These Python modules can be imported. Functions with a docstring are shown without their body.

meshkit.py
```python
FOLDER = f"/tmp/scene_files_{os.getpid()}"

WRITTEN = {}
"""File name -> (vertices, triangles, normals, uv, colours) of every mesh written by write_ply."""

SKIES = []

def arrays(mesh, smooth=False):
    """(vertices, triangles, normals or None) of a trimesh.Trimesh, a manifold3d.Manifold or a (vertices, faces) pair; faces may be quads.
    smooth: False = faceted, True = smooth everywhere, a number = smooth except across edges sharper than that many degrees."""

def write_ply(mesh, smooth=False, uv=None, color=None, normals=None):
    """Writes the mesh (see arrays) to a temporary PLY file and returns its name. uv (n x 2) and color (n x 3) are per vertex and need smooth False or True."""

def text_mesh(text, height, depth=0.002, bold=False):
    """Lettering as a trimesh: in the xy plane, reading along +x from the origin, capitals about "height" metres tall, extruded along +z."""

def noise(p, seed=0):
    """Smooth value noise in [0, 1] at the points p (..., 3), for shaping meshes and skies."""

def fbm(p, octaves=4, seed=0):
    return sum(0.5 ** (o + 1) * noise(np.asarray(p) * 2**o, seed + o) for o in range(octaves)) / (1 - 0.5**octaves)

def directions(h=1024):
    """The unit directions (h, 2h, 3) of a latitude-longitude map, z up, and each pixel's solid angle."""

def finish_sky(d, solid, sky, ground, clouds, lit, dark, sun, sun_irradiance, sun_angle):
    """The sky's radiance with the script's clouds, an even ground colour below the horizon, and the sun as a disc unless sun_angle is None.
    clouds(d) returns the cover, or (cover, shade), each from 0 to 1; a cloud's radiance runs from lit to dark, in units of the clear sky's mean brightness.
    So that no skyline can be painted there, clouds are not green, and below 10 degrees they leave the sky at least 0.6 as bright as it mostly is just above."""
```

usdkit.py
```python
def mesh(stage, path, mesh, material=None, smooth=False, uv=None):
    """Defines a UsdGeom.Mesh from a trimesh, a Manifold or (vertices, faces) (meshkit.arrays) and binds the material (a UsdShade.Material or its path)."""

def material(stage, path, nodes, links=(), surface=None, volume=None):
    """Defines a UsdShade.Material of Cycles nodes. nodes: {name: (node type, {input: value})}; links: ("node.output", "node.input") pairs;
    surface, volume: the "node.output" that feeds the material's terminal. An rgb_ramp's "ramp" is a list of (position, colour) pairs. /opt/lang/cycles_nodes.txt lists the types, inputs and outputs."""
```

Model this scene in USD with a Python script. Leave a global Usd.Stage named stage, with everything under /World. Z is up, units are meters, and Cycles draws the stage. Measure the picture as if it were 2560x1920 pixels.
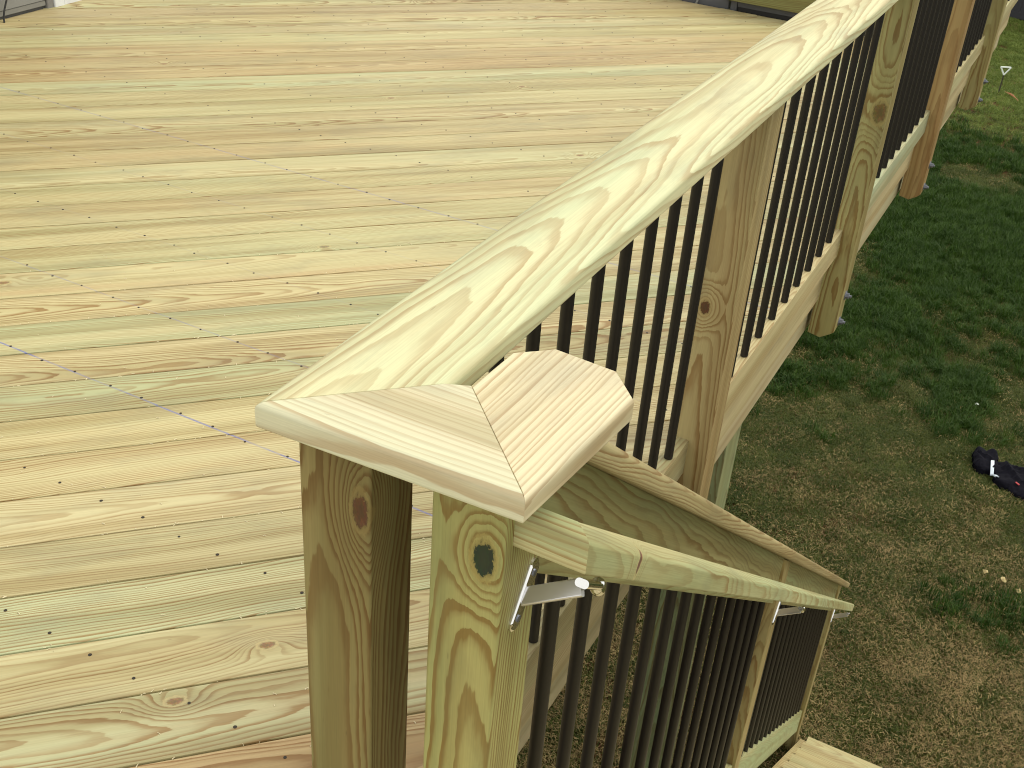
import math, random
import numpy as np
import trimesh
import usdkit, meshkit
from pxr import Gf, Sdf, Usd, UsdGeom, UsdLux, UsdShade, Vt

stage = Usd.Stage.CreateInMemory()
UsdGeom.SetStageUpAxis(stage, "Z")
UsdGeom.SetStageMetersPerUnit(stage, 1.0)
world = UsdGeom.Xform.Define(stage, "/World")
stage.SetDefaultPrim(world.GetPrim())
L = "/World/Looks"
UsdGeom.Scope.Define(stage, L)
T = Sdf.ValueTypeNames

# ------------------------------------------------------------------ camera, sky, sun, exposure
EXPOSURE = 0.30
SUN_EL, SUN_AZ = math.radians(56), math.radians(42)      # azimuth as atan2(x, y) of the direction towards the sun
SUN_INT, SUN_ANGLE = 0.40, 40.0
SKY_STRENGTH = 0.115

CAM = (0.6475, -0.7834, 1.4660)
az, pit, rol = (math.radians(a) for a in (25.723, 32.338, 4.4238))
fw = np.array([-math.sin(az) * math.cos(pit), math.cos(az) * math.cos(pit), -math.sin(pit)])
rt = np.array([math.cos(az), math.sin(az), 0.0])
up = np.cross(rt, fw)
r2, u2 = math.cos(rol) * rt + math.sin(rol) * up, math.cos(rol) * up - math.sin(rol) * rt
cam = UsdGeom.Camera.Define(stage, "/World/camera")
M = Gf.Matrix4d(*r2, 0, *u2, 0, *(-fw), 0, *CAM, 1)
cam.AddTransformOp().Set(M)
cam.CreateHorizontalApertureAttr(36.0)
cam.CreateVerticalApertureAttr(27.0)
cam.CreateFocalLengthAttr(2912.6 / 2560 * 36.0)
cam.CreateClippingRangeAttr(Gf.Vec2f(0.05, 2000))
cam.CreateExposureAttr(EXPOSURE)

sun_dir = np.array([math.sin(SUN_AZ) * math.cos(SUN_EL), math.cos(SUN_AZ) * math.cos(SUN_EL), math.sin(SUN_EL)])
sun = UsdLux.DistantLight.Define(stage, "/World/sun")
sun.CreateNormalizeAttr(True)
sun.CreateIntensityAttr(SUN_INT)
sun.CreateAngleAttr(SUN_ANGLE)
sun.CreateColorAttr(Gf.Vec3f(1.0, 0.93, 0.80))
zz = sun_dir
xx = np.cross([0, 0, 1.0], zz); xx /= np.linalg.norm(xx)
yy = np.cross(zz, xx)
sun.AddTransformOp().Set(Gf.Matrix4d(*xx, 0, *yy, 0, *zz, 0, 0, 0, 0, 1))

usdkit.material(stage, L + "/overcast_sky", {
    "tc": ("texture_coordinate", {}),
    "map": ("mapping", {"scale": (1.0, 1.0, 2.2)}),
    "n": ("noise_texture", {"scale": 2.2, "detail": 5.0, "roughness": 0.55}),
    "cov": ("rgb_ramp", {"ramp": [(0.0, (0.75,) * 3), (0.45, (0.88,) * 3), (0.7, (0.97,) * 3), (1.0, (1.0,) * 3)]}),
    "cl": ("rgb_ramp", {"ramp": [(0.25, (7.6, 7.5, 6.9)), (0.75, (11.0, 10.7, 9.7))]}),
    "sky": ("sky_texture", {"sky_type": "single_scattering", "sun_disc": False, "sun_elevation": SUN_EL, "sun_rotation": SUN_AZ}),
    "mx": ("mix_color", {"use_clamp_result": False}),
    "bg": ("background_shader", {"strength": SKY_STRENGTH}),
}, [("tc.generated", "map.vector"), ("map.vector", "n.vector"), ("n.fac", "cov.fac"), ("n.fac", "cl.fac"), ("cov.color", "mx.fac"),
    ("sky.color", "mx.a"), ("cl.color", "mx.b"), ("mx.result", "bg.color")], surface="bg.background")
dome = UsdLux.DomeLight.Define(stage, "/World/sky")
dome.GetPrim().SetCustomDataByKey("kind", "structure")
UsdShade.MaterialBindingAPI.Apply(dome.GetPrim()).Bind(UsdShade.Material.Get(stage, L + "/overcast_sky"))

# ------------------------------------------------------------------ helpers
used = {}


def numbered(parent, name):
    k = (parent, name)
    n = used.get(k, 0)
    used[k] = n + 1
    return f"{parent}/{name}" if n == 0 else f"{parent}/{name}_{n:03d}"


def tag(prim, label=None, cat=None, group=None, kind=None):
    prim = prim.GetPrim() if hasattr(prim, "GetPrim") else prim
    for k, v in (("label", label), ("category", cat), ("group", group), ("kind", kind)):
        if v:
            prim.SetCustomDataByKey(k, v)
    return prim


def thing(name, label, cat, loc=(0, 0, 0), group=None):
    x = UsdGeom.Xform.Define(stage, numbered("/World", name))
    if any(loc):
        x.AddTranslateOp().Set(Gf.Vec3d(*map(float, loc)))
    tag(x, label, cat, group)
    return str(x.GetPath())


def corner_normals(v, f, angle):
    """Triangles as separate corners with normals smoothed across edges flatter than the angle."""
    fn = np.cross(v[f[:, 1]] - v[f[:, 0]], v[f[:, 2]] - v[f[:, 0]])
    area = np.linalg.norm(fn, axis=1)
    unit = fn / np.maximum(area, 1e-20)[:, None]
    key = np.round(v * 1e5).astype(np.int64)
    _, idx = np.unique(key, axis=0, return_inverse=True)
    idx = idx.ravel()
    around = {}
    for i, t in enumerate(f):
        for c in t:
            around.setdefault(idx[c], []).append(i)
    ca = math.cos(math.radians(angle))
    out = np.zeros((len(f), 3, 3))
    for i, t in enumerate(f):
        for j, c in enumerate(t):
            a = around[idx[c]]
            ok = unit[a] @ unit[i] > ca
            n = (fn[a] * ok[:, None]).sum(0)
            l = np.linalg.norm(n)
            out[i, j] = n / l if l > 0 else unit[i]
    return v[f].reshape(-1, 3), np.arange(3 * len(f)).reshape(-1, 3), out.reshape(-1, 3)


def emit(parent, name, v, f, mat, smooth=40, wood=None):
    """One Mesh prim. wood: dict(o, u, v, w, off, tint, tone, knot, kcol)."""
    v, f = np.asarray(v, float), np.asarray(f, int)
    if smooth:
        v, f, n = corner_normals(v, f, smooth)
    else:
        n = None
    path = numbered(parent, name)
    m = UsdGeom.Mesh.Define(stage, path)
    m.CreatePointsAttr(Vt.Vec3fArray.FromNumpy(v.astype(np.float32)))
    m.CreateFaceVertexCountsAttr(Vt.IntArray.FromNumpy(np.full(len(f), 3, np.int32)))
    m.CreateFaceVertexIndicesAttr(Vt.IntArray.FromNumpy(f.astype(np.int32).ravel()))
    m.CreateSubdivisionSchemeAttr("none")
    if n is not None:
        m.CreateNormalsAttr(Vt.Vec3fArray.FromNumpy(n.astype(np.float32)))
        m.SetNormalsInterpolation("vertex")
    UsdShade.MaterialBindingAPI.Apply(m.GetPrim()).Bind(UsdShade.Material.Get(stage, L + "/" + mat))
    if wood:
        A = np.array([wood["u"], wood["v"], wood["w"]], float)
        loc = (v - np.asarray(wood["o"], float)) @ A.T
        api = UsdGeom.PrimvarsAPI(m)

        def pv(nm, arr):
            api.CreatePrimvar(nm, T.Float3Array, "vertex").Set(Vt.Vec3fArray.FromNumpy(np.ascontiguousarray(arr, np.float32)))
        pv("gp", loc + np.asarray(wood["off"]))
        pv("tint", np.tile(wood.get("tint", (1, 1, 1)), (len(v), 1)))
        pv("tone", np.tile(wood.get("tone", (0.4, 0.2, 0.8)), (len(v), 1)))
        if wood.get("knot"):
            kp, ks = wood["knot"]
            pv("kd", (loc - np.asarray(kp)) / np.asarray(ks))
            pv("kcol", np.tile(wood["kcol"], (len(v), 1)))
        else:
            pv("kd", np.tile((60.0, 60.0, 60.0), (len(v), 1)))
            pv("kcol", np.tile((0.2, 0.1, 0.05), (len(v), 1)))
    return m


def bar(o, U, V, W, u0, u1, width, thick, r=0.003, seg=2, e0=0.0, e1=0.0, nu=1):
    """Rounded rectangular bar: centre line through o along U; width along V, thick along W. e0, e1: slope of the end cuts with v. Returns v, f."""
    o, U, V, W = (np.asarray(a, float) for a in (o, U, V, W))
    prof = []
    for sx, sy, a0 in ((1, 1, 0), (-1, 1, 90), (-1, -1, 180), (1, -1, 270)):
        for k in range(seg + 1):
            a = math.radians(a0 + 90 * k / seg)
            prof.append((sx * (width / 2 - r) + r * math.cos(a), sy * (thick / 2 - r) + r * math.sin(a)))
    prof = np.array(prof)
    n = len(prof)
    rings = []
    for j in range(nu + 1):
        t = j / nu
        for a, b in prof:
            u = (u0 + e0 * a) * (1 - t) + (u1 + e1 * a) * t
            rings.append(o + U * u + V * a + W * b)
    f = []
    for j in range(nu):
        for i in range(n):
            a, b = j * n + i, j * n + (i + 1) % n
            f += [(a, b, b + n), (a, b + n, a + n)]
    for i in range(1, n - 1):
        f.append((0, i + 1, i))
        f.append((nu * n, nu * n + i, nu * n + i + 1))
    v = np.array(rings)
    f = np.array(f)
    if np.dot(np.cross(V, W), U) < 0:
        f = f[:, ::-1]
    return v, f


def slab(poly, z0, z1, rtop, rbot=None, seg=4, flat=None):
    """Horizontal plate with a convex outline (counter-clockwise); rtop: rounding radius of each edge's top arris, rbot of its bottom arris."""
    poly = np.asarray(poly, float)
    n = len(poly)
    rtop = [rtop] * n if np.ndim(rtop) == 0 else rtop
    rbot = rtop if rbot is None else ([rbot] * n if np.ndim(rbot) == 0 else rbot)

    def inset(d):
        out = []
        for i in range(n):
            p0, p1, p2 = poly[i - 1], poly[i], poly[(i + 1) % n]
            a, b = (p1 - p0) / np.linalg.norm(p1 - p0), (p2 - p1) / np.linalg.norm(p2 - p1)
            na, nb = np.array([-a[1], a[0]]), np.array([-b[1], b[0]])
            A = np.array([na, nb])
            out.append(np.linalg.solve(A, [na @ p1 + d[i - 1], nb @ p1 + d[i]]))
        return np.array(out)
    rings = []
    rb, rt_ = max(rbot), max(rtop)
    for k in range(seg + 1):
        a = math.radians(90 * k / seg)
        rings.append(np.column_stack([inset([r * (1 - math.sin(a)) for r in rbot]), np.full(n, z0 + rb * (1 - math.cos(a)))]))
    for k in range(seg + 1):
        a = math.radians(90 * k / seg)
        rings.append(np.column_stack([inset([r * (1 - math.cos(a)) for r in rtop]), np.full(n, z1 - rt_ * (1 - math.sin(a)))]))
    v = np.concatenate(rings)
    f = []
    for j in range(len(rings) - 1):
        for i in range(n):
            a, b = j * n + i, j * n + (i + 1) % n
            f += [(a, b, b + n), (a, b + n, a + n)]
    t = (len(rings) - 1) * n
    for i in range(1, n - 1):
        f.append((0, i + 1, i))
        f.append((t, t + i, t + i + 1))
    return v, np.array(f)


def cyl(p0, p1, r, n=10, r1=None):
    p0, p1 = np.asarray(p0, float), np.asarray(p1, float)
    r1 = r if r1 is None else r1
    d = (p1 - p0) / np.linalg.norm(p1 - p0)
    a = np.cross(d, [0, 0, 1] if abs(d[2]) < 0.9 else [1, 0, 0]); a /= np.linalg.norm(a)
    b = np.cross(d, a)
    ang = np.arange(n) * 2 * math.pi / n
    ring = np.cos(ang)[:, None] * a + np.sin(ang)[:, None] * b
    v = np.vstack([p0 + ring * r, p1 + ring * r1])
    f = []
    for i in range(n):
        j = (i + 1) % n
        f += [(i, j, j + n), (i, j + n, i + n)]
    for i in range(1, n - 1):
        f += [(0, i + 1, i), (n, n + i, n + i + 1)]
    return v, np.array(f)


def tube(points, r, n=8):
    """A bent tube through the points."""
    P = np.asarray(points, float)
    v, f = [], []
    prev = None
    for i, p in enumerate(P):
        d = P[min(i + 1, len(P) - 1)] - P[max(i - 1, 0)]
        d /= np.linalg.norm(d)
        if prev is None:
            prev = np.cross(d, [0.3, 0.2, 1.0])
        a = prev - d * (prev @ d); a /= np.linalg.norm(a)
        prev = a
        b = np.cross(d, a)
        for k in range(n):
            t = 2 * math.pi * k / n
            v.append(p + r * (math.cos(t) * a + math.sin(t) * b))
    for i in range(len(P) - 1):
        for k in range(n):
            a, b = i * n + k, i * n + (k + 1) % n
            f += [(a, b, b + n), (a, b + n, a + n)]
    m = (len(P) - 1) * n
    for k in range(1, n - 1):
        f += [(0, k + 1, k), (m, m + k, m + k + 1)]
    return np.array(v), np.array(f)


def join(*parts):
    v, f, k = [], [], 0
    for a, b in parts:
        v.append(a); f.append(np.asarray(b) + k); k += len(a)
    return np.vstack(v), np.vstack(f)


def box(x0, x1, y0, y1, z0, z1, r=0.002):
    return bar(((x0 + x1) / 2, (y0 + y1) / 2, (z0 + z1) / 2), (0, 0, 1), (1, 0, 0), (0, 1, 0), -(z1 - z0) / 2, (z1 - z0) / 2, x1 - x0, y1 - y0, r, 1)


def tri(m):
    return np.array(m.vertices), np.array(m.faces)


# ------------------------------------------------------------------ materials
def wood_material(name, chalk=None, gloss=0.55, freq=150.0, warm=(1, 1, 1), wander=0.06, slope=0.034):
    N, K = {}, []

    def node(nm, kind, **kw):
        links = {k: kw.pop(k) for k in list(kw) if isinstance(kw[k], str) and "." in kw[k]}
        N[nm] = (kind, kw)
        for k, s in links.items():
            K.append((s, f"{nm}.{k}"))
        return nm

    def mth(nm, op, a, b=0.5, c=0.0, clamp=False):
        kw = {"math_type": op}
        if clamp:
            kw["use_clamp"] = True
        return node(nm, "math", value1=a, value2=b, value3=c, **kw) + ".value"
    node("gp", "attribute", attribute="gp")
    node("tint", "attribute", attribute="tint")
    node("tone", "attribute", attribute="tone")
    node("kd", "attribute", attribute="kd")
    node("kcol", "attribute", attribute="kcol")
    node("sg", "separate_xyz", vector="gp.vector")
    node("st", "separate_xyz", vector="tone.vector")
    # slow wander of the pith and fine waviness of the rings
    node("m1", "mapping", vector="gp.vector", scale=(1.3, 4.0, 4.0))
    node("n1", "noise_texture", vector="m1.vector", scale=1.0, detail=2.0, roughness=0.5)
    node("c1", "vector_math", math_type="subtract", vector1="n1.color", vector2=(0.5, 0.5, 0.5))
    node("s1", "vector_math", math_type="multiply", vector1="c1.vector", vector2=(0.0, wander, wander))
    node("flat", "vector_math", math_type="multiply", vector1="gp.vector", vector2=(0.0, 1.0, 1.0))
    node("p", "vector_math", math_type="add", vector1="flat.vector", vector2="s1.vector")
    node("len", "vector_math", math_type="length", vector1="p.vector")
    node("m2", "mapping", vector="gp.vector", scale=(9.0, 55.0, 55.0))
    node("n2", "noise_texture", vector="m2.vector", scale=1.0, detail=3.0, roughness=0.55)
    r = mth("r1", "multiply_add", "n2.fac", 0.0055, "len.value")
    r = mth("r2", "multiply_add", "sg.x", slope, r)
    # knots push the rings aside
    node("kl", "vector_math", math_type="length", vector1="kd.vector")
    node("m6", "mapping", vector="kd.vector", scale=(1.6, 1.6, 1.6))
    node("n6", "noise_texture", vector="m6.vector", scale=1.6, detail=6.0, roughness=0.72)
    kdist = mth("kdist", "multiply_add", "n6.fac", 0.9, "kl.value")
    k2 = mth("k2", "multiply", "kl.value", "kl.value")
    k3 = mth("k3", "multiply", k2, -0.22)
    kin = mth("kin", "exponent", k3)
    r = mth("r3", "multiply_add", kin, 0.030, r)
    wv = mth("wv", "multiply", r, 30.0)
    node("n7", "noise_texture", dimensions="1D", w=wv, scale=1.0, detail=1.0)
    ph = mth("ph0", "multiply", r, freq)
    ph = mth("ph", "multiply_add", "n7.fac", 2.2, ph)
    fr = mth("fr", "fraction", ph)
    fl = mth("fl", "floor", ph)
    node("wn", "white_noise_texture", dimensions="1D", w=fl)
    node("lat", "rgb_ramp", fac=fr, ramp=[(0.0, (0.10,) * 3), (0.05, (0.0,) * 3), (0.42, (0.06,) * 3), (0.60, (0.36,) * 3), (0.74, (0.82,) * 3), (0.93, (1.0,) * 3), (0.97, (0.85,) * 3), (1.0, (0.10,) * 3)])
    st = mth("str", "multiply_add", "wn.value", 0.60, 0.50)
    lt = mth("lat1", "multiply", "lat.color", st)
    # patches where the late wood nearly vanishes
    node("m4", "mapping", vector="gp.vector", scale=(1.1, 8.0, 8.0), location=(3.1, 1.7, 0.4))
    node("n4", "noise_texture", vector="m4.vector", scale=1.0, detail=2.0)
    fade = mth("fade", "multiply_add", "n4.fac", 1.5, 0.15, clamp=True)
    lt = mth("lat2", "multiply", lt, fade)
    lt = mth("lat3", "multiply", lt, "st.z", clamp=True)
    # colours
    node("m5", "mapping", vector="gp.vector", scale=(0.9, 14.0, 14.0), location=(9.1, 4.7, 2.4))
    node("n5", "noise_texture", vector="m5.vector", scale=1.0, detail=3.0)
    node("gr", "rgb_ramp", fac="n5.fac", ramp=[(0.36, (0.0,) * 3), (0.62, (1.0,) * 3)])
    gm = mth("gm", "multiply", "gr.color", "st.x", clamp=True)
    node("early", "mix_color", fac=gm, a=(0.665, 0.590, 0.375), b=(0.545, 0.575, 0.375))
    node("m8", "mapping", vector="gp.vector", scale=(0.7, 14.0, 14.0), location=(1.1, 7.7, 5.4))
    node("n8", "noise_texture", vector="m8.vector", scale=1.0, detail=2.0)
    node("pr", "rgb_ramp", fac="n8.fac", ramp=[(0.50, (0.0,) * 3), (0.68, (1.0,) * 3)])
    pm = mth("pm", "multiply", "pr.color", "st.y", clamp=True)
    node("early2", "mix_color", fac=pm, a="early.result", b=(0.58, 0.375, 0.225))
    node("latec", "mix_color", fac="n4.fac", a=(0.335, 0.215, 0.098), b=(0.42, 0.285, 0.140))
    node("c", "mix_color", fac=lt, a="early2.result", b="latec.result")
    # fibres
    node("m3", "mapping", vector="gp.vector", scale=(7.0, 520.0, 520.0))
    node("n3", "noise_texture", vector="m3.vector", scale=1.0, detail=2.0, roughness=0.6)
    fb = mth("fb", "multiply_add", "n3.fac", 0.34, 0.83)
    node("c2", "vector_math", math_type="scale", vector1="c.result", scale=fb)
    node("m12", "mapping", vector="gp.vector", scale=(0.55, 19.0, 19.0), location=(4.1, 8.7, 1.4))
    node("n12", "noise_texture", vector="m12.vector", scale=1.0, detail=3.0, roughness=0.55)
    node("tb", "rgb_ramp", fac="n12.fac", ramp=[(0.44, (1.0,) * 3), (0.62, (0.76, 0.715, 0.64))])
    node("c3", "vector_math", math_type="multiply", vector1="c2.vector", vector2="tb.color")
    # dirt and handling marks
    node("m9", "mapping", vector="gp.vector", scale=(3.0, 9.0, 9.0), location=(5.1, 2.7, 8.4))
    node("n9", "noise_texture", vector="m9.vector", scale=1.0, detail=6.0, roughness=0.65)
    node("dr", "rgb_ramp", fac="n9.fac", ramp=[(0.50, (0.0,) * 3), (0.78, (0.50,) * 3)])
    node("c4", "mix_color", fac="dr.color", a="c3.vector", b=(0.27, 0.255, 0.19))
    # specks and small splits
    node("m10", "mapping", vector="gp.vector", scale=(22.0, 260.0, 260.0), location=(1.3, 0.7, 4.4))
    node("n10", "noise_texture", vector="m10.vector", scale=1.0, detail=2.0)
    node("sp", "rgb_ramp", fac="n10.fac", ramp=[(0.75, (0.0,) * 3), (0.80, (0.65,) * 3)])
    node("c5", "mix_color", fac="sp.color", a="c4.result", b=(0.16, 0.115, 0.065))
    # knot: pale halo, dark ring, coloured core
    node("kh", "rgb_ramp", fac=mth("kdh", "multiply", kdist, 0.25), ramp=[(0.30, (1.0,) * 3), (0.40, (0.0,) * 3)])
    node("kring", "rgb_ramp", fac=mth("kfr", "fraction", mth("kph", "multiply", kdist, 2.6)), ramp=[(0.0, (0.75,) * 3), (0.5, (1.0,) * 3), (0.9, (0.60,) * 3), (1.0, (0.75,) * 3)])
    node("halo", "mix_color", blend_type="multiply", fac=1.0, a=(0.62, 0.51, 0.29), b="kring.color")
    node("c6", "mix_color", fac="kh.color", a="c5.result", b="halo.result")
    node("kc", "rgb_ramp", fac=mth("kdc", "multiply", kdist, 0.25), ramp=[(0.262, (1.0,) * 3), (0.275, (0.0,) * 3)])
    node("core", "mix_color", blend_type="multiply", fac=1.0, a="kcol.color", b="n6.color")
    node("ki", "rgb_ramp", fac=mth("kdi", "multiply", kdist, 0.25), ramp=[(0.17, (1.0,) * 3), (0.225, (0.0,) * 3)])
    node("kin2", "vector_math", math_type="multiply_add", vector1="kcol.vector", vector2=(0.28, 0.30, 0.30), vector3=(0.012, 0.012, 0.010))
    node("core1", "mix_color", fac=mth("kiw", "multiply", "ki.color", 0.65), a="core.result", b="kin2.vector")
    node("core2", "vector_math", math_type="scale", vector1="core1.result", scale=1.9)
    node("c7", "mix_color", fac="kc.color", a="c6.result", b="core2.vector")
    node("c7t", "vector_math", math_type="multiply", vector1="c7.result", vector2="tint.vector")
    col = "c7t.vector"
    if chalk:
        node("geo", "geometry")
        node("sp3", "separate_xyz", vector="geo.position")
        node("m11", "mapping", vector="geo.position", scale=(9.0, 60.0, 60.0))
        node("n11", "noise_texture", vector="m11.vector", scale=1.0, detail=4.0, roughness=0.7)
        tot = None
        for i, (y0, w, s) in enumerate(chalk):
            d = mth(f"cy{i}", "subtract", "sp3.y", y0)
            d = mth(f"ca{i}", "absolute", d)
            d = mth(f"cw{i}", "multiply_add", d, -1.0 / w, 1.0, clamp=True)
            d = mth(f"cs{i}", "multiply", d, s)
            tot = d if tot is None else mth(f"ct{i}", "add", tot, d)
        node("cn", "rgb_ramp", fac="n11.fac", ramp=[(0.30, (0.12,) * 3), (0.60, (1.0,) * 3)])
        cm = mth("cm", "multiply", tot, "cn.color", clamp=True)
        node("c8", "mix_color", fac=cm, a=col, b=(0.13, 0.16, 0.42))
        col = "c8.result"
    node("warm", "vector_math", math_type="multiply", vector1=col, vector2=warm)
    hgt = mth("h1", "multiply_add", lt, -0.35, "n3.fac")
    node("bmp", "bump", height=hgt, strength=0.22, distance=0.0012)
    node("bs", "principled_bsdf", base_color="warm.vector", roughness=gloss, specular_ior_level=0.35, normal="bmp.normal")
    usdkit.material(stage, f"{L}/{name}", N, K, surface="bs.BSDF")


def plain(name, col, rough=0.5, metal=0.0, spec=0.5, bump=None, vary=0.0, scale=30.0):
    N = {"b": ("principled_bsdf", {"base_color": col, "roughness": rough, "metallic": metal, "specular_ior_level": spec})}
    K = []
    if vary or bump:
        N["tc"] = ("texture_coordinate", {})
        N["n"] = ("noise_texture", {"scale": scale, "detail": 4.0, "roughness": 0.6})
        K.append(("tc.object", "n.vector"))
    if vary:
        lo, hi = (tuple(c * k for c in col) for k in (1 - vary, 1 + vary))
        N["r"] = ("rgb_ramp", {"ramp": [(0.25, lo), (0.75, hi)]})
        K += [("n.fac", "r.fac"), ("r.color", "b.base_color")]
    if bump:
        N["bm"] = ("bump", {"strength": bump, "distance": 0.004})
        K += [("n.fac", "bm.height"), ("bm.normal", "b.normal")]
    usdkit.material(stage, f"{L}/{name}", N, K, surface="b.BSDF")


J0, JS = 0.9076, 0.3350           # deck joist lines
wood_material("pine", freq=175.0, wander=0.05)
wood_material("pine_post", freq=190.0, wander=0.035, slope=0.014)
wood_material("pine_cap", freq=120.0, wander=0.055, slope=0.042)
wood_material("pine_deck", chalk=[(J0, 0.0038, .95), (J0 + JS, 0.0035, 0.42), (J0 + 2 * JS, 0.003, 0.12), (J0 + 3 * JS, 0.004, 0.14), (J0 + 4 * JS, 0.006, 0.40)], gloss=0.5, freq=165.0, wander=0.075)
plain("black_aluminium", (0.0075, 0.0062, 0.0048), 0.42, 0.0, 0.35, bump=0.06, vary=0.25, scale=300.0)
plain("polished_chrome", (0.80, 0.80, 0.80), 0.10, 1.0, bump=0.02, scale=60.0)
plain("satin_chrome", (0.70, 0.70, 0.72), 0.30, 0.95, bump=0.01, scale=60.0)
plain("galvanised_steel", (0.20, 0.215, 0.26), 0.45, 0.9, vary=0.2, scale=120.0)
plain("screw_steel", (0.035, 0.028, 0.020), 0.5, 0.4)
plain("gray_vinyl", (0.215, 0.215, 0.20), 0.45, vary=0.06, scale=12.0)
plain("gray_trim", (0.20, 0.195, 0.19), 0.45, vary=0.06, scale=12.0)
plain("slate_panel", (0.070, 0.072, 0.078), 0.45, vary=0.12, scale=14.0)
plain("white_trim", (0.72, 0.74, 0.76), 0.4, vary=0.03)
plain("black_rubber", (0.010, 0.010, 0.010), 0.5)
plain("dark_fence_paint", (0.006, 0.0065, 0.010), 0.6, vary=0.4)
plain("navy_fleece", (0.0042, 0.0042, 0.0085), 0.9, spec=0.12, bump=0.5, vary=0.45, scale=60.0)
plain("reflective_white", (0.58, 0.66, 0.76), 0.35)
plain("red_label", (0.35, 0.03, 0.035), 0.5)
plain("orange_plastic", (0.36, 0.13, 0.055), 0.6, vary=0.3, scale=30)
plain("white_plastic", (0.66, 0.72, 0.66), 0.4)
plain("paper_white", (0.60, 0.66, 0.60), 0.7)
plain("dark_steel", (0.05, 0.045, 0.03), 0.5, 0.5)

rng = random.Random(11)
nr = np.random.default_rng(7)


def wd(o, U, V, W, pith=(0.0, 0.06), off_u=None, **kw):
    """Wood coordinates: pith (v, w) lies that far from the centre of the piece."""
    return dict(o=o, u=U, v=V, w=W, off=(rng.uniform(0, 60) if off_u is None else off_u, -pith[0], -pith[1]), **kw)


X_, Y_, Z_ = np.eye(3)
# ------------------------------------------------------------------ the ground
ZG = -3.75
xs = np.unique(np.concatenate([np.linspace(-120, -7, 24), np.linspace(-7, 6, 105), np.linspace(6, 120, 24)]))
ys = np.unique(np.concatenate([np.linspace(-120, -4, 24), np.linspace(-4, 24, 200), np.linspace(24, 160, 24)]))
gx, gy = np.meshgrid(xs, ys)
pp = np.stack([gx, gy, 0 * gx], -1)
gz = ZG + (meshkit.fbm(pp * 1.1, 3, 3) - 0.5) * 0.07 + (meshkit.fbm(pp * 5.0, 3, 8) - 0.5) * 0.035
nx, ny = len(xs), len(ys)
ii = (np.arange(ny - 1)[:, None] * nx + np.arange(nx - 1)).ravel()
gf = np.concatenate([np.stack([ii, ii + 1, ii + nx + 1], 1), np.stack([ii, ii + nx + 1, ii + nx], 1)])
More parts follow.
